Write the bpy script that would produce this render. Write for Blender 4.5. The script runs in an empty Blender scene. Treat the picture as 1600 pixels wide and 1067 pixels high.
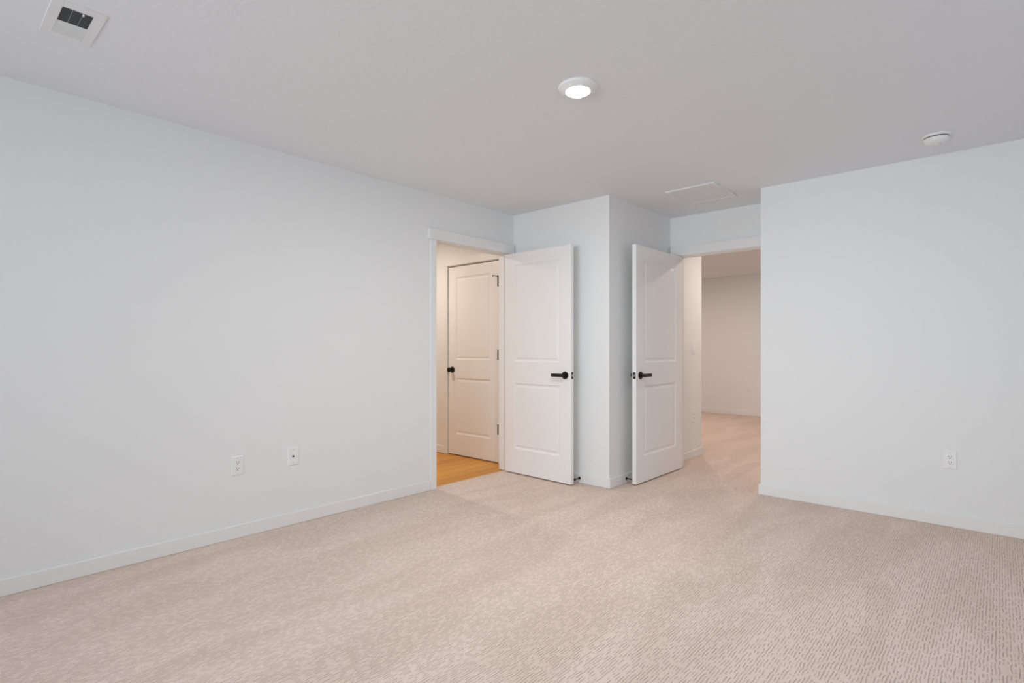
import bpy, bmesh, math
from mathutils import Vector, Matrix

# ------------------------------------------------------------------ camera, world, light, exposure
scn = bpy.context.scene
COL = scn.collection
A = 0.7325                      # heading of the camera above the +X axis (left wall runs along X)
cam_d = bpy.data.cameras.new('camera')
cam_d.sensor_width = 36.0
cam_d.lens = 36.0 * 846.9 / 1600.0
cam_d.shift_y = (544.92 - 533.5) / 1600.0
cam_d.clip_start = 0.05
cam = bpy.data.objects.new('camera', cam_d)
cam.location = (0, 0, 1.1598)
cam.rotation_euler = (math.pi / 2, 0, A - math.pi / 2)
COL.objects.link(cam)
scn.camera = cam

scn.view_settings.view_transform = 'Standard'
scn.view_settings.look = 'None'
scn.view_settings.gamma = 1.0
scn.view_settings.use_curve_mapping = False
scn.view_settings.exposure = 0.0
scn.cycles.use_denoising = True
scn.cycles.max_bounces = 14
scn.cycles.diffuse_bounces = 10
scn.cycles.sample_clamp_indirect = 8.0

world = bpy.data.worlds.new('daylight_sky')
scn.world = world
world.use_nodes = True
bg = world.node_tree.nodes['Background']
bg.inputs[0].default_value = (0.64, 0.86, 1.16, 1)
bg.inputs[1].default_value = 1.3

def area(name, loc, rot, sx, sy, energy, color, spread=math.pi):
    d = bpy.data.lights.new(name, 'AREA')
    d.shape = 'RECTANGLE'; d.size = sx; d.size_y = sy
    d.energy = energy; d.color = color; d.spread = spread
    o = bpy.data.objects.new(name, d)
    o.location = loc; o.rotation_euler = rot
    COL.objects.link(o)
    return o

H = 2.44
YL, XB, Y2, XD, XE, Y3 = 3.479, 3.889, 2.411, 5.011, 4.5415, 1.4158
BH, BT = 0.0807, 0.014
X0, Y0 = -2.40, -1.50           # back wall and near wall of the bedroom, behind the camera
WT, WL = 0.12, 0.11
PI = math.pi
E_BACK, E_LAMP, E_BATH, E_HALL, E_FAR = 42, 700, 560, 500, 780
# daylight falling in through the back window, as an area lamp just outside its glass
area('window_daylight_back', (X0 - WT - 0.06, 1.25, 1.45), (0, -PI / 2, 0), 1.35, 3.0, E_BACK, (0.88, 0.94, 0.98), math.radians(100))

# ------------------------------------------------------------------ materials
def mat(name, color, rough=0.5, metal=0.0, spec=0.5):
    m = bpy.data.materials.new(name); m.use_nodes = True
    b = m.node_tree.nodes['Principled BSDF']
    b.inputs['Base Color'].default_value = (*color, 1)
    b.inputs['Roughness'].default_value = rough
    b.inputs['Metallic'].default_value = metal
    b.inputs['Specular IOR Level'].default_value = spec
    return m

class NT:
    def __init__(s, m):
        s.t = m.node_tree; s.n = s.t.nodes; s.b = s.n['Principled BSDF']
    def new(s, typ, **kw):
        n = s.n.new(typ)
        for k, v in kw.items():
            if k.startswith('i_'):
                key = k[2:]; key = int(key) if key.isdigit() else key.replace('_', ' ')
                n.inputs[key].default_value = v
            else: setattr(n, k, v)
        return n
    def link(s, a, b): s.t.links.new(a, b)

def paint(name, color, rough, bscale, bstr, dist, detail=2.0):
    m = mat(name, color, rough, spec=0.35); t = NT(m)
    tc = t.new('ShaderNodeTexCoord')
    no = t.new('ShaderNodeTexNoise', i_Scale=bscale, i_Detail=detail, i_Roughness=0.5)
    bp = t.new('ShaderNodeBump', i_Strength=bstr, i_Distance=dist)
    t.link(tc.outputs['Object'], no.inputs['Vector'])
    t.link(no.outputs['Fac'], bp.inputs['Height'])
    t.link(bp.outputs['Normal'], t.b.inputs['Normal'])
    return m

M_wall = paint('wall_paint', (0.80, 0.815, 0.815), 0.75, 90, 0.10, 0.0012)
M_ceil = paint('ceiling_texture', (0.775, 0.80, 0.825), 0.85, 38, 0.30, 0.004, 3.0)
M_trim = mat('trim_paint', (0.805, 0.81, 0.805), 0.38, spec=0.4)
M_door = mat('door_paint', (0.84, 0.84, 0.835), 0.36, spec=0.4)
M_black = mat('matte_black_metal', (0.006, 0.006, 0.006), 0.38, 0.3)
M_steel = mat('latch_steel', (0.62, 0.61, 0.58), 0.3, 1.0)
M_plastic = mat('white_plastic', (0.83, 0.84, 0.84), 0.32)
M_slot = mat('dark_slot', (0.02, 0.02, 0.02), 0.6)
M_grille = mat('grille_enamel', (0.77, 0.785, 0.79), 0.5)
M_louvre = mat('louvre_enamel', (0.70, 0.73, 0.735), 0.5)
M_duct = mat('dark_duct', (0.11, 0.115, 0.12), 0.7)
M_rubber = mat('grey_rubber', (0.025, 0.025, 0.025), 0.7)
M_screw = mat('painted_screw', (0.55, 0.56, 0.56), 0.4)

def lamp_mat(name, color, strength):
    m = mat(name, (0.9, 0.9, 0.9), 0.4)
    b = m.node_tree.nodes['Principled BSDF']
    b.inputs['Emission Color'].default_value = (*color, 1)
    b.inputs['Emission Strength'].default_value = strength
    return m
M_lens = lamp_mat('lit_lens', (1.0, 0.985, 0.96), E_LAMP)
M_lens_warm = lamp_mat('lit_lens_warm', (1.0, 0.88, 0.76), E_BATH)
M_lens_hall = lamp_mat('lit_lens_hall', (1.0, 0.83, 0.72), E_HALL)
M_fill_lens_far = lamp_mat('fill_lens_far', (1.0, 0.84, 0.75), E_FAR)  # lens of the added far lamp

def carpet():
    m = mat('cut_loop_carpet', (0.5, 0.4, 0.35), 0.95, spec=0.1); t = NT(m)
    tc = t.new('ShaderNodeTexCoord')
    # ribs of tufts running along X; the groove between two ribs shows as broken dark dashes
    def M(op, a, b=None, c=None):
        n = t.new('ShaderNodeMath', operation=op)
        for k, v in enumerate((a, b, c)):
            if v is None: continue
            if isinstance(v, (int, float)): n.inputs[k].default_value = v
            else: t.link(v, n.inputs[k])
        return n.outputs[0]
    sep = t.new('ShaderNodeSeparateXYZ'); t.link(tc.outputs['Object'], sep.inputs[0])
    wob = t.new('ShaderNodeTexNoise', i_Scale=22.0, i_Detail=2.0); t.link(tc.outputs['Object'], wob.inputs['Vector'])
    v = M('MULTIPLY_ADD', wob.outputs['Fac'], 1.1, M('MULTIPLY', sep.outputs['Y'], 92.0))
    row = M('FLOOR', v); fr = M('FRACT', v)
    groove = M('SMOOTH_MIN', M('MULTIPLY', M('ABSOLUTE', M('SUBTRACT', fr, 0.5)), 4.5), 1.0, 0.2)   # 0 in the groove, 1 on the rib
    cmb = t.new('ShaderNodeCombineXYZ')
    t.link(M('MULTIPLY', sep.outputs['X'], 34.0), cmb.inputs[0]); t.link(M('MULTIPLY', row, 7.31), cmb.inputs[1])
    gate = t.new('ShaderNodeTexNoise', i_Scale=1.0, i_Detail=1.0); t.link(cmb.outputs[0], gate.inputs['Vector'])
    gr = t.new('ShaderNodeMapRange'); gr.inputs['From Min'].default_value = 0.44; gr.inputs['From Max'].default_value = 0.58
    t.link(gate.outputs['Fac'], gr.inputs['Value'])
    tuft = M('MAXIMUM', groove, gr.outputs['Result'])
    n2 = t.new('ShaderNodeTexNoise', i_Scale=260.0, i_Detail=1.0)
    t.link(tc.outputs['Object'], n2.inputs['Vector'])
    # vacuum marks: long soft swathes of pile brushed one way or the other
    mv = t.new('ShaderNodeMapping'); mv.inputs['Scale'].default_value = (0.8, 3.0, 1); mv.inputs['Rotation'].default_value = (0, 0, 0.35)
    t.link(tc.outputs['Object'], mv.inputs['Vector'])
    n3 = t.new('ShaderNodeTexNoise', i_Scale=1.3, i_Detail=2.0, i_Distortion=0.6)
    t.link(mv.outputs['Vector'], n3.inputs['Vector'])
    r3 = t.new('ShaderNodeMapRange'); r3.inputs['From Min'].default_value = 0.42; r3.inputs['From Max'].default_value = 0.58
    t.link(n3.outputs['Fac'], r3.inputs['Value'])
    base = t.new('ShaderNodeMix', data_type='RGBA')
    base.inputs[6].default_value = (0.72, 0.59, 0.515, 1); base.inputs[7].default_value = (0.77, 0.64, 0.565, 1)
    t.link(r3.outputs['Result'], base.inputs[0])
    dash = t.new('ShaderNodeMix', data_type='RGBA', blend_type='MULTIPLY')
    dash.inputs[7].default_value = (0.66, 0.62, 0.60, 1)
    inv = t.new('ShaderNodeMath', operation='SUBTRACT'); inv.inputs[0].default_value = 1.0
    t.link(tuft, inv.inputs[1])
    t.link(inv.outputs[0], dash.inputs[0]); t.link(base.outputs[2], dash.inputs[6])
    sp = t.new('ShaderNodeMapRange'); sp.inputs['To Min'].default_value = 0.74; sp.inputs['To Max'].default_value = 1.20
    t.link(n2.outputs['Fac'], sp.inputs['Value'])
    mul = t.new('ShaderNodeVectorMath', operation='SCALE')
    t.link(dash.outputs[2], mul.inputs[0]); t.link(sp.outputs['Result'], mul.inputs['Scale'])
    t.link(mul.outputs[0], t.b.inputs['Base Color'])
    hh = t.new('ShaderNodeMath', operation='MULTIPLY_ADD'); hh.inputs[1].default_value = 0.35
    t.link(n2.outputs['Fac'], hh.inputs[0]); t.link(tuft, hh.inputs[2])
    bp = t.new('ShaderNodeBump', i_Strength=0.55, i_Distance=0.004)
    t.link(hh.outputs[0], bp.inputs['Height']); t.link(bp.outputs['Normal'], t.b.inputs['Normal'])
    return m
M_carpet = carpet()

def wood():
    m = mat('oak_planks', (0.6, 0.3, 0.1), 0.42); t = NT(m)
    tc = t.new('ShaderNodeTexCoord')
    br = t.new('ShaderNodeTexBrick', offset=0.37)
    br.inputs['Color1'].default_value = (0.60, 0.255, 0.03, 1)
    br.inputs['Color2'].default_value = (0.75, 0.36, 0.055, 1)
    br.inputs['Mortar'].default_value = (0.24, 0.10, 0.03, 1)
    for k, v in (('Scale', 1.0), ('Mortar Size', 0.0016), ('Brick Width', 1.1), ('Row Height', 0.127), ('Bias', -0.1)):
        br.inputs[k].default_value = v
    t.link(tc.outputs['Object'], br.inputs['Vector'])
    mp = t.new('ShaderNodeMapping'); mp.inputs['Scale'].default_value = (2.5, 45, 1)
    t.link(tc.outputs['Object'], mp.inputs['Vector'])
    n = t.new('ShaderNodeTexNoise', i_Scale=1.0, i_Detail=5.0, i_Distortion=0.8)
    t.link(mp.outputs['Vector'], n.inputs['Vector'])
    r = t.new('ShaderNodeMapRange'); r.inputs['To Min'].default_value = 0.72; r.inputs['To Max'].default_value = 1.25
    t.link(n.outputs['Fac'], r.inputs['Value'])
    mul = t.new('ShaderNodeVectorMath', operation='SCALE')
    t.link(br.outputs['Color'], mul.inputs[0]); t.link(r.outputs['Result'], mul.inputs['Scale'])
    t.link(mul.outputs[0], t.b.inputs['Base Color'])
    return m
M_wood = wood()

def glass():
    m = bpy.data.materials.new('clear_glass'); m.use_nodes = True
    nt = m.node_tree; nt.nodes.clear()
    o = nt.nodes.new('ShaderNodeOutputMaterial'); mx = nt.nodes.new('ShaderNodeMixShader')
    tr = nt.nodes.new('ShaderNodeBsdfTransparent'); gl = nt.nodes.new('ShaderNodeBsdfGlossy')
    gl.inputs['Roughness'].default_value = 0.02
    fr = nt.nodes.new('ShaderNodeFresnel'); fr.inputs[0].default_value = 1.3
    nt.links.new(fr.outputs[0], mx.inputs[0]); nt.links.new(tr.outputs[0], mx.inputs[1])
    nt.links.new(gl.outputs[0], mx.inputs[2]); nt.links.new(mx.outputs[0], o.inputs[0])
    return m
M_glass = glass()

# ------------------------------------------------------------------ mesh helpers
def box(bm, x0, x1, y0, y1, z0, z1):
    vs = [bm.verts.new(p) for p in ((x0,y0,z0),(x1,y0,z0),(x1,y1,z0),(x0,y1,z0),(x0,y0,z1),(x1,y0,z1),(x1,y1,z1),(x0,y1,z1))]
    for f in ((0,3,2,1),(4,5,6,7),(0,1,5,4),(1,2,6,5),(2,3,7,6),(3,0,4,7)):
        bm.faces.new([vs[i] for i in f])

def obj(name, bm, m, parent=None, bevel=0.0, smooth=False, seg=2):
    bmesh.ops.recalc_face_normals(bm, faces=bm.faces)
    me = bpy.data.meshes.new(name); bm.to_mesh(me); bm.free()
    me.materials.append(m)
    o = bpy.data.objects.new(name, me); COL.objects.link(o)
    if parent: o.parent = parent
    if smooth:
        for p in me.polygons: p.use_smooth = True
    if bevel:
        b = o.modifiers.new('bevel', 'BEVEL'); b.width = bevel; b.segments = seg; b.limit_method = 'ANGLE'; b.angle_limit = math.radians(40)
    return o

def boxes(name, L, m, parent=None, bevel=0.0):
    bm = bmesh.new()
    for b in L: box(bm, *b)
    return obj(name, bm, m, parent, bevel)

def tag(o, label, cat=None, group=None, kind=None):
    o['label'] = label
    if cat: o['category'] = cat
    if group: o['group'] = group
    if kind: o['kind'] = kind
    return o

def struct(name, L, m, label, cat, bevel=0.0):
    return tag(boxes(name, L, m, None, bevel), label, cat, None, 'structure')

def lathe(bm, prof, n=48, axis='Z', center=(0,0,0)):
    """prof: (radius, height) pairs; revolved about the axis; ends closed when the radius is 0"""
    rings = []
    for r, h in prof:
        if r < 1e-6:
            p = [(0, 0, h)]
        else:
            p = [(r*math.cos(2*PI*i/n), r*math.sin(2*PI*i/n), h) for i in range(n)]
        ring = []
        for x, y, z in p:
            if axis == 'X': q = (z, x, y)
            elif axis == 'Y': q = (y, z, x)
            else: q = (x, y, z)
            ring.append(bm.verts.new((q[0]+center[0], q[1]+center[1], q[2]+center[2])))
        rings.append(ring)
    for a, b in zip(rings, rings[1:]):
        if len(a) == 1 and len(b) == 1: continue
        for i in range(n):
            j = (i+1) % n
            if len(a) == 1: bm.faces.new((a[0], b[i], b[j]))
            elif len(b) == 1: bm.faces.new((a[i], a[j], b[0]))
            else: bm.faces.new((a[i], a[j], b[j], b[i]))

def empty(name, loc, rz=0.0, rot=None):
    o = bpy.data.objects.new(name, None); COL.objects.link(o)
    o.location = loc; o.rotation_euler = rot or (0, 0, rz)
    o.empty_display_size = 0.05
    return o

def copy_tree(o, parent=None):
    c = o.copy(); COL.objects.link(c); c.parent = parent
    for ch in list(o.children): copy_tree(ch, c)
    return c

# ------------------------------------------------------------------ the shell
O1a, O1b, O1h = 2.905, 3.822, 2.075      # rough opening of the left doorway
YF = 3.515                       # where the carpet meets the bathroom planks
XFAR, YH = 9.73, 2.434           # far wall of the space beyond, short hall wall
BX0, BY1 = 1.4, 6.2              # bathroom extents
XB3 = 3.98                       # bathroom wall that holds the closed door
struct('floor', [(X0-WT, XFAR+WT, Y0-WT, YL+0.0, -0.12, 0), (O1a+0.019, O1b-0.019, YL, YF, -0.12, 0),
                 (4.0, XFAR+WT, YL, 5.6, -0.12, 0)],
       M_carpet, 'beige cut-loop carpet with short dashes across the bedroom and hall', 'carpet')
struct('floor_bathroom', [(BX0-WT, 4.0, YF, BY1+WT, -0.12, -0.004)], M_wood,
       'honey oak plank floor seen through the left doorway', 'wood floor')
struct('ceiling', [(X0-WT, XE, Y0-WT, YL, H, H+0.12), (XE, XD+WT, Y0-WT, YL, H, H+0.12)], M_ceil,
       'pale grey textured ceiling over the bedroom', 'ceiling')
struct('ceiling_bathroom', [(BX0-WT, XB3+WT, YL, BY1+WT, H, H+0.12)], M_ceil, 'ceiling over the wood-floored bathroom', 'ceiling')
struct('ceiling_hall', [(XD+WT, XFAR+WT, Y0-WT, 5.6, H, H+0.12)], M_ceil, 'dim ceiling over the space beyond the right doorway', 'ceiling')

struct('wall_left', [(X0-WT, O1a, YL, YL+WL, 0, H), (O1b, XB+0.11, YL, YL+WL, 0, H), (O1a, O1b, YL, YL+WL, O1h, H)],
       M_wall, 'long plain white wall on the left with a doorway at its end', 'wall')
struct('wall_front', [(XB, XB+0.11, Y2, YL, 0, H)], M_wall, 'narrow white wall between the two open doors', 'wall')
O2a, O2b, O2h = 1.440, 2.342, 2.075
struct('wall_recess', [(XB+0.11, XD+WT, Y2, Y2+WT, 0, H)], M_wall, 'shaded white wall behind the right-hand open door', 'wall')
struct('wall_entry', [(XD, XD+WT, O2b, Y2, 0, H), (XD, XD+WT, O2a, O2b, O2h, H), (XD, XD+WT, Y3-0.6, O2a, 0, H)],
       M_wall, 'white wall above and around the right doorway', 'wall')
struct('wall_right', [(XE, XD, Y3-WT, Y3, 0, H), (XE, XE+WT, Y0-WT, Y3-WT, 0, H)],
       M_wall, 'plain white wall on the right with one outlet', 'wall')
# walls behind the camera, one with a window, one with an added fill window
WB = (-0.25, 2.75, 0.78, 2.12)    # y0 y1 z0 z1 in the back wall
WS = (1.65, 3.55, 0.78, 2.12)    # x0 x1 z0 z1 of the added fill window in the near wall
struct('wall_back', [(X0-WT, X0, Y0-WT, WB[0], 0, H), (X0-WT, X0, WB[1], YL, 0, H),
                     (X0-WT, X0, WB[0], WB[1], 0, WB[2]), (X0-WT, X0, WB[0], WB[1], WB[3], H)],
       M_wall, 'white wall with a wide window behind the camera', 'wall')
struct('wall_near', [(X0, WS[0], Y0-WT, Y0, 0, H), (WS[1], XE, Y0-WT, Y0, 0, H),
                     (WS[0], WS[1], Y0-WT, Y0, 0, WS[2]), (WS[0], WS[1], Y0-WT, Y0, WS[3], H)],
       M_wall, 'white wall at the right behind the camera with an added fill window', 'wall')
# bathroom
D3a, D3b, D3h = 3.758, 4.526, 2.062      # closed door: y range and head
struct('wall_bathroom_front', [(XB3, XB3+0.05, YL+WL, D3a, 0, H), (XB3, XB3+0.05, D3b, BY1, 0, H), (XB3, XB3+0.05, D3a, D3b, D3h, H),
                               (XB3+0.05, XB3+WT, YL+WL, BY1, 0, H)],
       M_wall, 'warm-lit bathroom wall that holds the closed door', 'wall')
struct('wall_bathroom_back', [(BX0-WT, BX0, YL+WL, BY1, 0, H)], M_wall, 'hidden left wall of the bathroom', 'wall')
struct('wall_bathroom_far', [(BX0-WT, XB3+WT, BY1, BY1+WT, 0, H)], M_wall, 'hidden far wall of the bathroom', 'wall')
# hall and the space beyond
struct('wall_hall_left', [(XD+WT, 5.82, YH, YH+WT, 0, H), (5.70, 5.82, YH+WT, 5.48, 0, H)], M_wall,
       'short warm-lit hall wall beside the right-hand door with a switch', 'wall')
struct('wall_hall_far', [(XFAR, XFAR+WT, Y0-WT, 5.48, 0, H)], M_wall, 'far beige-lit wall seen through the right doorway', 'wall')
struct('wall_hall_right', [(XD+WT, XFAR, 0.15-WT, 0.15, 0, H)], M_wall, 'hidden right wall of the hall', 'wall')
struct('wall_hall_end', [(5.70, XFAR+WT, 5.48, 5.6, 0, H)], M_wall, 'hidden end wall of the space beyond the hall', 'wall')

# ------------------------------------------------------------------ baseboards
def base(name, L, label):
    return struct(name, [l + (0, BH) for l in L], M_trim, label, 'baseboard', 0.004)
base('baseboard_left', [(X0, 2.857, YL-BT, YL)], 'white baseboard along the long left wall')
base('baseboard_front', [(XB-BT, XB, Y2-BT, YL-0.03)], 'white baseboard between the two open doors')
base('baseboard_recess', [(XB, XD-0.02, Y2-BT, Y2)], 'white baseboard behind the right-hand open door')
base('baseboard_right', [(XE-BT, XE, Y0, Y3+BT), (XE, XD-0.02, Y3, Y3+BT)], 'white baseboard along the right wall, wrapping its corner')
base('baseboard_back', [(X0, X0+BT, Y0, YL-BT)], 'white baseboard of the wall behind the camera')
base('baseboard_near', [(X0+BT, XE-BT, Y0, Y0+BT)], 'white baseboard under the added side window behind the camera')
base('baseboard_bathroom', [(XB3-BT, XB3, 4.586, BY1)], 'baseboard in the bathroom left of the closed door')
base('baseboard_hall_left', [(XD+WT+0.02, 5.82, YH-BT, YH), (5.82, 5.82+BT, YH-BT, 5.48)], 'white baseboard of the short hall wall')
base('baseboard_hall_far', [(XFAR-BT, XFAR, 0.15, 5.48)], 'baseboard of the far wall beyond the hall')

# ------------------------------------------------------------------ door casings
def trim(name, L, label, jambs=None, stops=None):
    o = struct(name, L, M_trim, label, 'door casing', 0.0025)
    if jambs: boxes('jamb', jambs, M_trim, o, 0.0015)
    if stops: boxes('door_stop_strip', stops, M_trim, o, 0.0015)
    return o
J = 0.019
trim('trim_1', [(2.857, 2.918, YL-0.016, YL, 0, 2.061), (3.808, 3.862, YL-0.016, YL, 0, 2.061),
                (2.838, 3.876, YL-0.026, YL, 2.061, 2.149)],
     'white flat casing around the left doorway with a wider head board',
     [(O1a, O1a+J, YL-0.001, YL+WL+0.001, 0, O1h), (O1b-J, O1b, YL-0.001, YL+WL+0.001, 0, O1h), (O1a+J, O1b-J, YL-0.001, YL+WL+0.001, O1h-J, O1h)],
     [(O1a+J, O1a+J+0.005, YL+0.040, YL+0.075, 0, O1h-J), (O1b-J-0.005, O1b-J, YL+0.040, YL+0.075, 0, O1h-J),
      (O1a+J, O1b-J, YL+0.040, YL+0.075, O1h-J-0.005, O1h-J)])
boxes('inner_casing', [(2.857, 2.918, YL+WL, YL+WL+0.016, 0, 2.061), (3.823, 3.880, YL+WL, YL+WL+0.014, 0, 2.061),
                 (2.838, 3.896, YL+WL, YL+WL+0.02, 2.061, 2.149)], M_trim, bpy.data.objects['trim_1'], 0.0025)
trim('trim_2', [(XD-0.016, XD, O2b-0.013, 2.388, 0, 2.061), (XD-0.016, XD, 1.432, 1.452, 0, 2.061),
                (XD-0.026, XD, 1.432, Y2-0.013, 2.061, 2.149)],
     'white flat casing around the right doorway beside the recess',
     [(XD-0.001, XD+WT+0.001, O2b-J, O2b, 0, O2h), (XD-0.001, XD+WT+0.001, O2a, O2a+J, 0, O2h), (XD-0.001, XD+WT+0.001, O2a+J, O2b-J, O2h-J, O2h)],
     [(XD+0.040, XD+0.075, O2b-J-0.005, O2b-J, 0, O2h-J), (XD+0.040, XD+0.075, O2a+J, O2a+J+0.005, 0, O2h-J),
      (XD+0.040, XD+0.075, O2a+J, O2b-J, O2h-J-0.005, O2h-J)])
trim('trim_3', [(XB3-0.016, XB3, D3b+0.002, D3b+0.060, 0, 2.066), (XB3-0.016, XB3, D3a-0.066, D3a-0.009, 0, 2.066),
                (XB3-0.020, XB3, D3a-0.075, D3b+0.075, 2.066, 2.148)],
     'flat casing around the closed bathroom door')

# ------------------------------------------------------------------ two-panel doors
def door_mesh(w, h=2.033, th=0.035, stile=0.12):
    """local frame: hinge edge at x=0, slab runs to x=w, faces at y=0 and y=th, z from 0"""
    bm = bmesh.new()
    pz = [(0.225, 0.830), (1.030, h-0.115)]
    prof = [(0.0, 0.0), (0.004, 0.0045), (0.014, 0.0075), (0.022, 0.0075), (0.036, 0.0030)]
    xs = [0, stile, w-stile, w]; zs = [0, pz[0][0], pz[0][1], pz[1][0], pz[1][1], h]
    for side in (0, 1):
        def P(x, z, d): return bm.verts.new((x, d if side == 0 else th-d, z))
        for i in range(3):
            for j in range(5):
                x0, x1, z0, z1 = xs[i], xs[i+1], zs[j], zs[j+1]
                if i == 1 and j in (1, 3):
                    prev = None
                    for ins, dep in prof:
                        ring = [P(x0+ins, z0+ins, dep), P(x1-ins, z0+ins, dep), P(x1-ins, z1-ins, dep), P(x0+ins, z1-ins, dep)]
                        if prev:
                            for k in range(4):
                                bm.faces.new((prev[k], prev[(k+1) % 4], ring[(k+1) % 4], ring[k]))
                        prev = ring
                    bm.faces.new(prev)
                else:
                    bm.faces.new((P(x0, z0, 0), P(x1, z0, 0), P(x1, z1, 0), P(x0, z1, 0)))
    def Q(*p): return bm.verts.new(p)
    bm.faces.new((Q(0,0,0), Q(w,0,0), Q(w,th,0), Q(0,th,0)))
    bm.faces.new((Q(0,0,h), Q(w,0,h), Q(w,th,h), Q(0,th,h)))
    bm.faces.new((Q(0,0,0), Q(0,th,0), Q(0,th,h), Q(0,0,h)))
    bm.faces.new((Q(w,0,0), Q(w,th,0), Q(w,th,h), Q(w,0,h)))
    bmesh.ops.remove_doubles(bm, verts=bm.verts, dist=1e-5)
    return bm

def lever(parent, x, z, y, sgn):
    """lever handle on the face at local y; sgn is the outward direction along y; the bar points to the hinge (-x)"""
    bm = bmesh.new()
    lathe(bm, [(0, 0), (0.0330, 0), (0.0330, 0.006), (0.0315, 0.008), (0, 0.008)], 40, 'Y')
    if sgn < 0: bmesh.ops.scale(bm, vec=(1, -1, 1), verts=bm.verts)
    hd = obj('door_handle', bm, M_black, parent, smooth=False)
    hd.location = (x, y, z)
    bm = bmesh.new()
    lathe(bm, [(0, 0.008), (0.0125, 0.008), (0.0125, 0.050), (0.011, 0.052), (0, 0.052)], 24, 'Y')
    box(bm, -0.118, 0.013, 0.036, 0.050, -0.0135, 0.0135)
    if sgn < 0: bmesh.ops.scale(bm, vec=(1, -1, 1), verts=bm.verts)
    obj('lever', bm, M_black, hd, bevel=0.003)
    return hd

def latch(parent, w, z, th=0.035):
    lp = boxes('latch_plate', [(w-0.0005, w+0.0015, th/2-0.0125, th/2+0.0125, z-0.029, z+0.029)], M_black, parent, 0.0005)
    bm = bmesh.new()
    vs = [bm.verts.new(p) for p in ((w+0.001, th/2-0.0075, z-0.009), (w+0.001, th/2+0.0075, z-0.009), (w+0.001, th/2+0.0075, z+0.009), (w+0.001, th/2-0.0075, z+0.009),
                                    (w+0.011, th/2+0.0045, z-0.009), (w+0.011, th/2+0.0075, z-0.009), (w+0.011, th/2+0.0075, z+0.009), (w+0.011, th/2+0.0045, z+0.009))]
    for f in ((0,3,2,1),(4,5,6,7),(0,1,5,4),(1,2,6,5),(2,3,7,6),(3,0,4,7)): bm.faces.new([vs[i] for i in f])
    b = obj('latch_bolt', bm, M_steel, lp)
    b['label'] = 'steel latch bolt'
    for s in (-1, 1):
        bm = bmesh.new(); lathe(bm, [(0, 0), (0.0035, 0), (0.0025, 0.0012), (0, 0.0014)], 12, 'X', (w+0.0015, th/2, z+s*0.021))
        obj('screw', bm, M_rubber, lp)

def hinge(parent, x, y, z, leaf_y=None):
    bm = bmesh.new()
    n = 5; hh = 0.100; g = 0.0006
    for k in range(n):
        z0 = -hh/2 + k*hh/n
        lathe(bm, [(0, z0+g), (0.0065, z0+g), (0.0065, z0+hh/n-g), (0, z0+hh/n-g)], 16, 'Z')
    lathe(bm, [(0, -hh/2-0.004), (0.004, -hh/2-0.002), (0.0045, -hh/2), (0, -hh/2)], 12, 'Z')
    lathe(bm, [(0, hh/2), (0.0045, hh/2), (0.004, hh/2+0.002), (0, hh/2+0.004)], 12, 'Z')
    o = obj('hinge', bm, M_black, parent); o.location = (x, y, z)
    o['label'] = 'black hinge'
    return o

# door 1: hinged on the right jamb of the left doorway, open against the narrow wall
W1 = 0.775
d1 = tag(obj('door_1', door_mesh(W1), M_door, bevel=0.0015), 'white two-panel door open against the narrow wall, lever pointing left', 'door', None, 'structure')
# local +x -> world -y ; local +y (thickness) -> world +x
d1.matrix_world = Matrix.Translation((3.7577, 3.466, 0.012)) @ Matrix.Rotation(-PI/2 - math.radians(1.5), 4, 'Z')
lever(d1, W1-0.062, 0.922, 0.0, -1)
lever(d1, W1-0.062, 0.922, 0.035, 1)
latch(d1, W1, 0.922)
for z in (0.24, 1.02, 1.80): hinge(d1, -0.004, 0.040, z)

# door 2: hinged on the left jamb of the right doorway, open against the recess wall
W2 = 0.893
d2 = tag(obj('door_2', door_mesh(W2, stile=0.142), M_door, bevel=0.0015), 'white two-panel door open against the shaded recess wall, lever pointing right', 'door', None, 'structure')
# local +x -> world -x ; visible face looks to -y
d2.matrix_world = Matrix.Translation((4.996, 2.316, 0.012)) @ Matrix.Rotation(PI, 4, 'Z')
lever(d2, W2-0.071, 0.921, 0.035, 1)
lever(d2, W2-0.071, 0.921, 0.0, -1)
latch(d2, W2, 0.921)
for z in (0.24, 1.02, 1.80): hinge(d2, -0.002, -0.006, z)

# door 3: closed, in the bathroom wall, hinges on its right
W3 = D3b - D3a - 0.009
d3 = tag(obj('door_3', door_mesh(W3, h=2.040), M_door, bevel=0.0015), 'closed white two-panel door with a round black knob in the warm-lit bathroom', 'door', None, 'structure')
# hinge edge at y=D3a, slab runs to +y, visible face looks to -x : local +x -> +y, local +y -> +x is a mirror, so flip with thickness behind
d3.matrix_world = Matrix.Translation((XB3+0.004+0.035, D3a+0.004, 0.012)) @ Matrix.Rotation(PI/2, 4, 'Z')
bm = bmesh.new(); lathe(bm, [(0, 0.0), (0.033, 0.0), (0.033, 0.006), (0.030, 0.008), (0, 0.008)], 36, 'Y')
kn = obj('door_knob', bm, M_black, d3); kn.location = (W3-0.060, 0.035, 0.920)
bm = bmesh.new(); lathe(bm, [(0, 0.008), (0.011, 0.008), (0.010, 0.034), (0.022, 0.038), (0.0275, 0.046), (0.0275, 0.054), (0.022, 0.062), (0.010, 0.066), (0, 0.0665)], 36, 'Y')
obj('knob_ball', bm, M_black, kn, smooth=True)
hs = [hinge(d3, -0.003, 0.051, z) for z in (0.335, 1.085, 1.828)]
bm = bmesh.new()
lathe(bm, [(0, 0.048), (0.009, 0.048), (0.009, 0.060), (0, 0.060)], 16, 'Z')
box(bm, -0.004, 0.004, -0.002, 0.062, 0.051, 0.057)
lathe(bm, [(0, 0.0), (0.007, 0.0), (0.007, 0.012), (0, 0.012)], 12, 'X', (-0.006, 0.052, 0.054))
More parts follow.
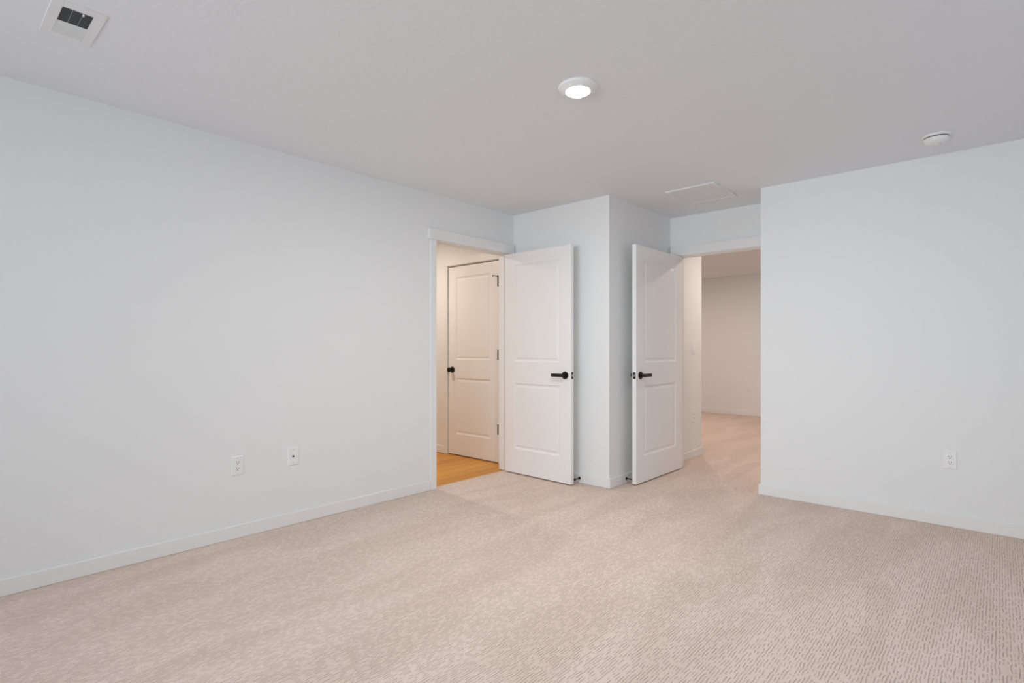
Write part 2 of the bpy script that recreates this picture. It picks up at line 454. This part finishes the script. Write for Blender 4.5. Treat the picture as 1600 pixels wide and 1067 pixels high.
hp = obj('hinge_pin_stop', bm, M_black, d3); hp.location = (-0.003, 0.051, 1.828); hp.rotation_euler = (0, 0, math.radians(-38))

# ------------------------------------------------------------------ spring-less baseboard door stops
def door_stop():
    t = empty('door_stop', (0, 0, 0))
    bm = bmesh.new(); lathe(bm, [(0, 0), (0.0125, 0), (0.0125, 0.004), (0.008, 0.008), (0.0045, 0.010), (0.0045, 0.062), (0, 0.062)], 24, 'X')
    obj('shaft', bm, M_black, t, smooth=False)
    bm = bmesh.new(); lathe(bm, [(0, 0.062), (0.009, 0.062), (0.010, 0.066), (0.010, 0.073), (0.008, 0.078), (0, 0.079)], 24, 'X')
    tp = obj('rubber_tip', bm, M_rubber, t); return t
s1 = door_stop()
s1.location = (XB-BT, 2.700, 0.042); s1.rotation_euler = (0, 0, PI)
tag(s1, 'black rigid door stop on the baseboard, beside the left-hand open door', 'door stop', 'baseboard door stops')
s2 = copy_tree(s1)
s2.location = (4.142, Y2-BT, 0.040); s2.rotation_euler = (0, 0, -PI/2)
tag(s2, 'black rigid door stop on the baseboard, behind the right-hand open door', 'door stop', 'baseboard door stops')

# ------------------------------------------------------------------ wall plates (local frame: wall plane at y=0, plate sticks out to -y)
def plate_bm(w=0.073, h=0.117, t=0.006):
    bm = bmesh.new()
    r1 = [bm.verts.new(p) for p in ((-w/2,0,-h/2),(w/2,0,-h/2),(w/2,0,h/2),(-w/2,0,h/2))]
    k = 0.0045
    r2 = [bm.verts.new(p) for p in ((-w/2,-t*.5,-h/2),(w/2,-t*.5,-h/2),(w/2,-t*.5,h/2),(-w/2,-t*.5,h/2))]
    r3 = [bm.verts.new(p) for p in ((-w/2+k,-t,-h/2+k),(w/2-k,-t,-h/2+k),(w/2-k,-t,h/2-k),(-w/2+k,-t,h/2-k))]
    for a, b in ((r1, r2), (r2, r3)):
        for i in range(4): bm.faces.new((a[i], a[(i+1) % 4], b[(i+1) % 4], b[i]))
    bm.faces.new(r3)
    return bm

def screw(parent, x, y, z):
    bm = bmesh.new(); lathe(bm, [(0, 0), (0.003, 0), (0.0025, -0.001), (0, -0.0012)], 12, 'Y', (x, y, z))
    return obj('screw', bm, M_screw, parent)

def outlet():
    t = empty('power_outlet', (0, 0, 0))
    obj('cover_plate', plate_bm(), M_plastic, t)
    face = boxes('receptacle', [(-0.0165, 0.0165, -0.0080, -0.0055, -0.0335, 0.0335)], M_plastic, t, 0.001)
    for s in (1, -1):
        zc = 0.0185*s
        bm = bmesh.new()
        box(bm, -0.0078, -0.0052, -0.0086, -0.0078, zc+0.000, zc+0.0095)
        box(bm, 0.0052, 0.0078, -0.0086, -0.0078, zc+0.001, zc+0.0085)
        lathe(bm, [(0, -0.0078), (0.0029, -0.0078), (0.0029, -0.0086), (0, -0.0086)], 16, 'Y', (0, 0, zc-0.0065))
        obj('socket_holes', bm, M_slot, face)
    screw(t, 0, -0.0060, 0.0485); screw(t, 0, -0.0060, -0.0485)
    return t
o1 = outlet(); o1.location = (1.3455, YL, 0.4425)
tag(o1, 'white duplex outlet low on the long left wall', 'outlet', 'white duplex outlets')
o2 = copy_tree(o1); o2.location = (XE, 0.240, 0.4350); o2.rotation_euler = (0, 0, -PI/2)
tag(o2, 'white duplex outlet low on the right wall', 'outlet', 'white duplex outlets')
o3 = copy_tree(o1); o3.location = (5.600, YH, 0.4350)
tag(o3, 'small outlet below the switch on the short hall wall', 'outlet', 'white duplex outlets')
o4 = copy_tree(o1); o4.location = (XFAR, 3.246, 0.440); o4.rotation_euler = (0, 0, -PI/2)
tag(o4, 'distant outlet on the far wall seen through the right doorway', 'outlet', 'white duplex outlets')

cp = empty('cable_plate', (1.697, YL, 0.4495))
tag(cp, 'white cable wall plate with one small dark jack, right of the left-wall outlet', 'cable plate')
obj('cover_plate', plate_bm(), M_plastic, cp)
bm = bmesh.new(); lathe(bm, [(0, -0.006), (0.0062, -0.006), (0.0062, -0.008), (0.0045, -0.008), (0.0045, -0.014), (0, -0.014)], 20, 'Y')
j = obj('coaxial_jack', bm, M_slot, cp); j['label'] = 'dark round jack'
screw(cp, 0, -0.0062, 0.042); screw(cp, 0, -0.0062, -0.042)

sw = empty('light_switch', (5.600, YH, 1.155))
tag(sw, 'white rocker light switch on the short hall wall beside the right-hand door', 'light switch')
obj('cover_plate', plate_bm(), M_plastic, sw)
bm = bmesh.new()
v = [bm.verts.new(p) for p in ((-0.0165,-0.006,-0.033),(0.0165,-0.006,-0.033),(0.0165,-0.006,0.033),(-0.0165,-0.006,0.033),
                               (-0.0165,-0.012,-0.033),(0.0165,-0.012,-0.033),(0.0165,-0.0075,0.033),(-0.0165,-0.0075,0.033),
                               (-0.0165,-0.0085,0.0),(0.0165,-0.0085,0.0))]
for f in ((0,1,5,4),(2,3,7,6),(4,5,9,8),(8,9,6,7),(0,4,8,7,3),(1,2,6,9,5)): bm.faces.new([v[i] for i in f])
obj('rocker', bm, M_plastic, sw, 0.0)

# ------------------------------------------------------------------ ceiling fixtures (local z=0 at the ceiling, hanging to -z)
def disc_light(lens):
    t = empty('ceiling_light', (0, 0, 0))
    bm = bmesh.new()
    lathe(bm, [(0, 0), (0.095, 0), (0.096, -0.004), (0.092, -0.010), (0.068, -0.024), (0.060, -0.026), (0.058, -0.0245), (0.0575, -0.019), (0, -0.019)], 64)
    obj('trim_ring', bm, M_plastic, t, smooth=False)
    bm = bmesh.new()
    lathe(bm, [(0.0572, -0.0195), (0.0565, -0.0245), (0.040, -0.0270), (0.0, -0.0280)], 64)
    l = obj('lens', bm, lens, t, smooth=True); l['label'] = 'lit white lens'
    return t
cl = disc_light(M_lens); cl.location = (2.185, 1.532, H)
tag(cl, 'round white flush disc light glowing in the middle of the bedroom ceiling', 'ceiling light', 'flush disc lights')
c2 = copy_tree(cl); c2.location = (3.05, 4.75, H)
tag(c2, 'warm disc light on the bathroom ceiling beyond the left doorway', 'ceiling light', 'flush disc lights')
c3 = copy_tree(cl); c3.location = (6.0, 1.55, H)
tag(c3, 'warm disc light on the hall ceiling beyond the right doorway', 'ceiling light', 'flush disc lights')
c4 = copy_tree(cl); c4.location = (7.8, 3.6, H)  # unseen lamp, added to brighten the far wall and the hall floor
tag(c4, 'added disc light brightening the far wall beyond the hall, out of sight behind its left wall', 'ceiling light', 'flush disc lights')
def own_lens(t, m):
    for ch in t.children:
        if ch.name.startswith('lens'):
            ch.data = ch.data.copy(); ch.data.materials.clear(); ch.data.materials.append(m)
own_lens(c2, M_lens_warm); own_lens(c3, M_lens_hall); own_lens(c4, M_fill_lens_far)

sd = empty('smoke_detector', (4.125, 0.282, H))
tag(sd, 'round white smoke detector on the ceiling near the right wall', 'smoke detector')
bm = bmesh.new(); lathe(bm, [(0, 0), (0.070, 0), (0.071, -0.003), (0.070, -0.011), (0.066, -0.013), (0, -0.013)], 56)
obj('mounting_base', bm, M_plastic, sd, smooth=False)
bm = bmesh.new(); lathe(bm, [(0, -0.012), (0.060, -0.012), (0.060, -0.019), (0, -0.019)], 56)
g = obj('vent_slit', bm, M_duct, sd); g['label'] = 'dark sensing slit'
bm = bmesh.new(); lathe(bm, [(0, -0.019), (0.063, -0.019), (0.064, -0.023), (0.061, -0.033), (0.052, -0.042), (0.036, -0.046), (0, -0.047)], 56)
cv = obj('cover', bm, M_plastic, sd, smooth=True)
bm = bmesh.new(); lathe(bm, [(0, 0), (0.007, 0), (0.007, -0.002), (0, -0.002)], 20, 'Z', (0.012, -0.020, -0.0455))
obj('test_button', bm, M_screw, cv)

# return air grille above the entry
gx0, gx1, gy0, gy1 = 4.118, 4.600, 1.620, 2.026
rg = empty('return_air_grille', ((gx0+gx1)/2, (gy0+gy1)/2, H))
tag(rg, 'square white louvred return air grille on the ceiling before the right doorway', 'air grille')
a, b = (gx1-gx0)/2, (gy1-gy0)/2; fw = 0.030
boxes('frame', [(-a, -a+fw, -b, b, -0.011, 0), (a-fw, a, -b, b, -0.013, 0), (-a+fw, a-fw, -b, -b+fw, -0.013, 0), (-a+fw, a-fw, b-fw, b, -0.013, 0)], M_grille, rg, 0.002)
bm = bmesh.new(); n = 30
for i in range(n):
    x = -a+fw + (i+0.5)*(2*a-2*fw)/n
    th = 0.0008
    p = [(x-0.0085, -0.0058), (x-0.0085+th, -0.0066), (x+0.0085, -0.0104), (x+0.0085-th, -0.0096)]
    v = [bm.verts.new((px, yy, pz)) for yy in (-b+fw, b-fw) for px, pz in p]
    for f in ((0,1,2,3),(7,6,5,4),(0,4,5,1),(1,5,6,2),(2,6,7,3),(3,7,4,0)): bm.faces.new([v[q] for q in f])
obj('louvres', bm, M_louvre, rg)
boxes('duct_backing', [(-a+fw*.5, a-fw*.5, -b+fw*.5, b-fw*.5, -0.0018, -0.0004)], M_duct, rg)

# supply register at the upper left
vx0, vx1, vy0, vy1 = 0.347, 0.512, 2.553, 2.866
sv = empty('supply_register', ((vx0+vx1)/2, (vy0+vy1)/2, H))
tag(sv, 'white rectangular ceiling air register with dark slots at the upper left', 'air register')
a, b = (vx1-vx0)/2, (vy1-vy0)/2
ix0, ix1 = 0.383-(vx0+vx1)/2, 0.476-(vx0+vx1)/2
cy_ = (vy0+vy1)/2
bm = bmesh.new(); fwy = 2.606-vy0
ya, yb, ym = 2.598-cy_, 2.826-cy_, 2.722-cy_
# sloped face plate: flat field with a turned-down rim
for L in ((-a, ix0, -b, b), (ix1, a, -b, b), (ix0, ix1, -b, ya), (ix0, ix1, yb, b), (ix0, ix1, ym-0.003, ym+0.003)):
    box(bm, L[0], L[1], L[2], L[3], -0.0035, 0)
obj('face_plate', bm, M_grille, sv, 0.0015)
bm = bmesh.new()
for half, (y0, y1, sl) in enumerate(((ya, ym-0.003, 1), (ym+0.003, yb, -1))):
    n = 8
    for i in range(n):
        y = y0 + (i+0.5)*(y1-y0)/n
        d, z0, z1 = 0.0050, -0.0055, -0.0005
        p = [(y-sl*d, z0), (y-sl*d+0.0006, z0), (y+sl*d+0.0006, z1), (y+sl*d, z1)]
        v = [bm.verts.new((xx, py, pz)) for xx in (ix0, ix1) for py, pz in p]
        for f in ((0,1,2,3),(7,6,5,4),(0,4,5,1),(1,5,6,2),(2,6,7,3),(3,7,4,0)): bm.faces.new([v[q] for q in f])
for xx in (ix0+0.031, ix0+0.062):
    box(bm, xx-0.0005, xx+0.0005, ya, yb, -0.0014, -0.0008)
obj('louvres', bm, M_louvre, sv)
boxes('duct_backing', [(ix0-0.004, ix1+0.004, ya-0.004, yb+0.004, -0.0006, -0.0001)], M_duct, sv)
bm = bmesh.new(); box(bm, ix1-0.012-0.022, ix1-0.007-0.022, ya-0.003, ya+0.006, -0.013, -0.006)
obj('damper_lever', bm, M_grille, sv)

# ------------------------------------------------------------------ windows behind the camera
def window(name, w, h, label):
    """local: pane in the XZ plane, centred; depth along y"""
    f = 0.05
    o = tag(boxes(name, [(-w/2, w/2, -0.04, 0.04, -h/2, -h/2+f), (-w/2, w/2, -0.04, 0.04, h/2-f, h/2),
                         (-w/2, -w/2+f, -0.04, 0.04, -h/2+f, h/2-f), (w/2-f, w/2, -0.04, 0.04, -h/2+f, h/2-f)], M_trim, None, 0.003),
            label, 'window', None, 'structure')
    boxes('mullion', [(-0.025, 0.025, -0.03, 0.03, -h/2+f, h/2-f)], M_trim, o)
    boxes('glass_pane', [(-w/2+f, -0.025, -0.003, 0.003, -h/2+f, h/2-f)], M_glass, o)
    boxes('glass_pane', [(0.025, w/2-f, -0.003, 0.003, -h/2+f, h/2-f)], M_glass, o)
    return o
w1 = window('window_1', WB[1]-WB[0], WB[3]-WB[2], 'wide window in the wall behind the camera')
w1.location = (X0-WT/2, (WB[0]+WB[1])/2, (WB[2]+WB[3])/2); w1.rotation_euler = (0, 0, PI/2)
w2 = window('window_fill', WS[1]-WS[0], WS[3]-WS[2], 'unseen window added in the side wall behind the camera as fill for the left wall')
w2.location = ((WS[0]+WS[1])/2, Y0-WT/2, (WS[2]+WS[3])/2)  # unseen window, added so fill light reaches the left wall and recess
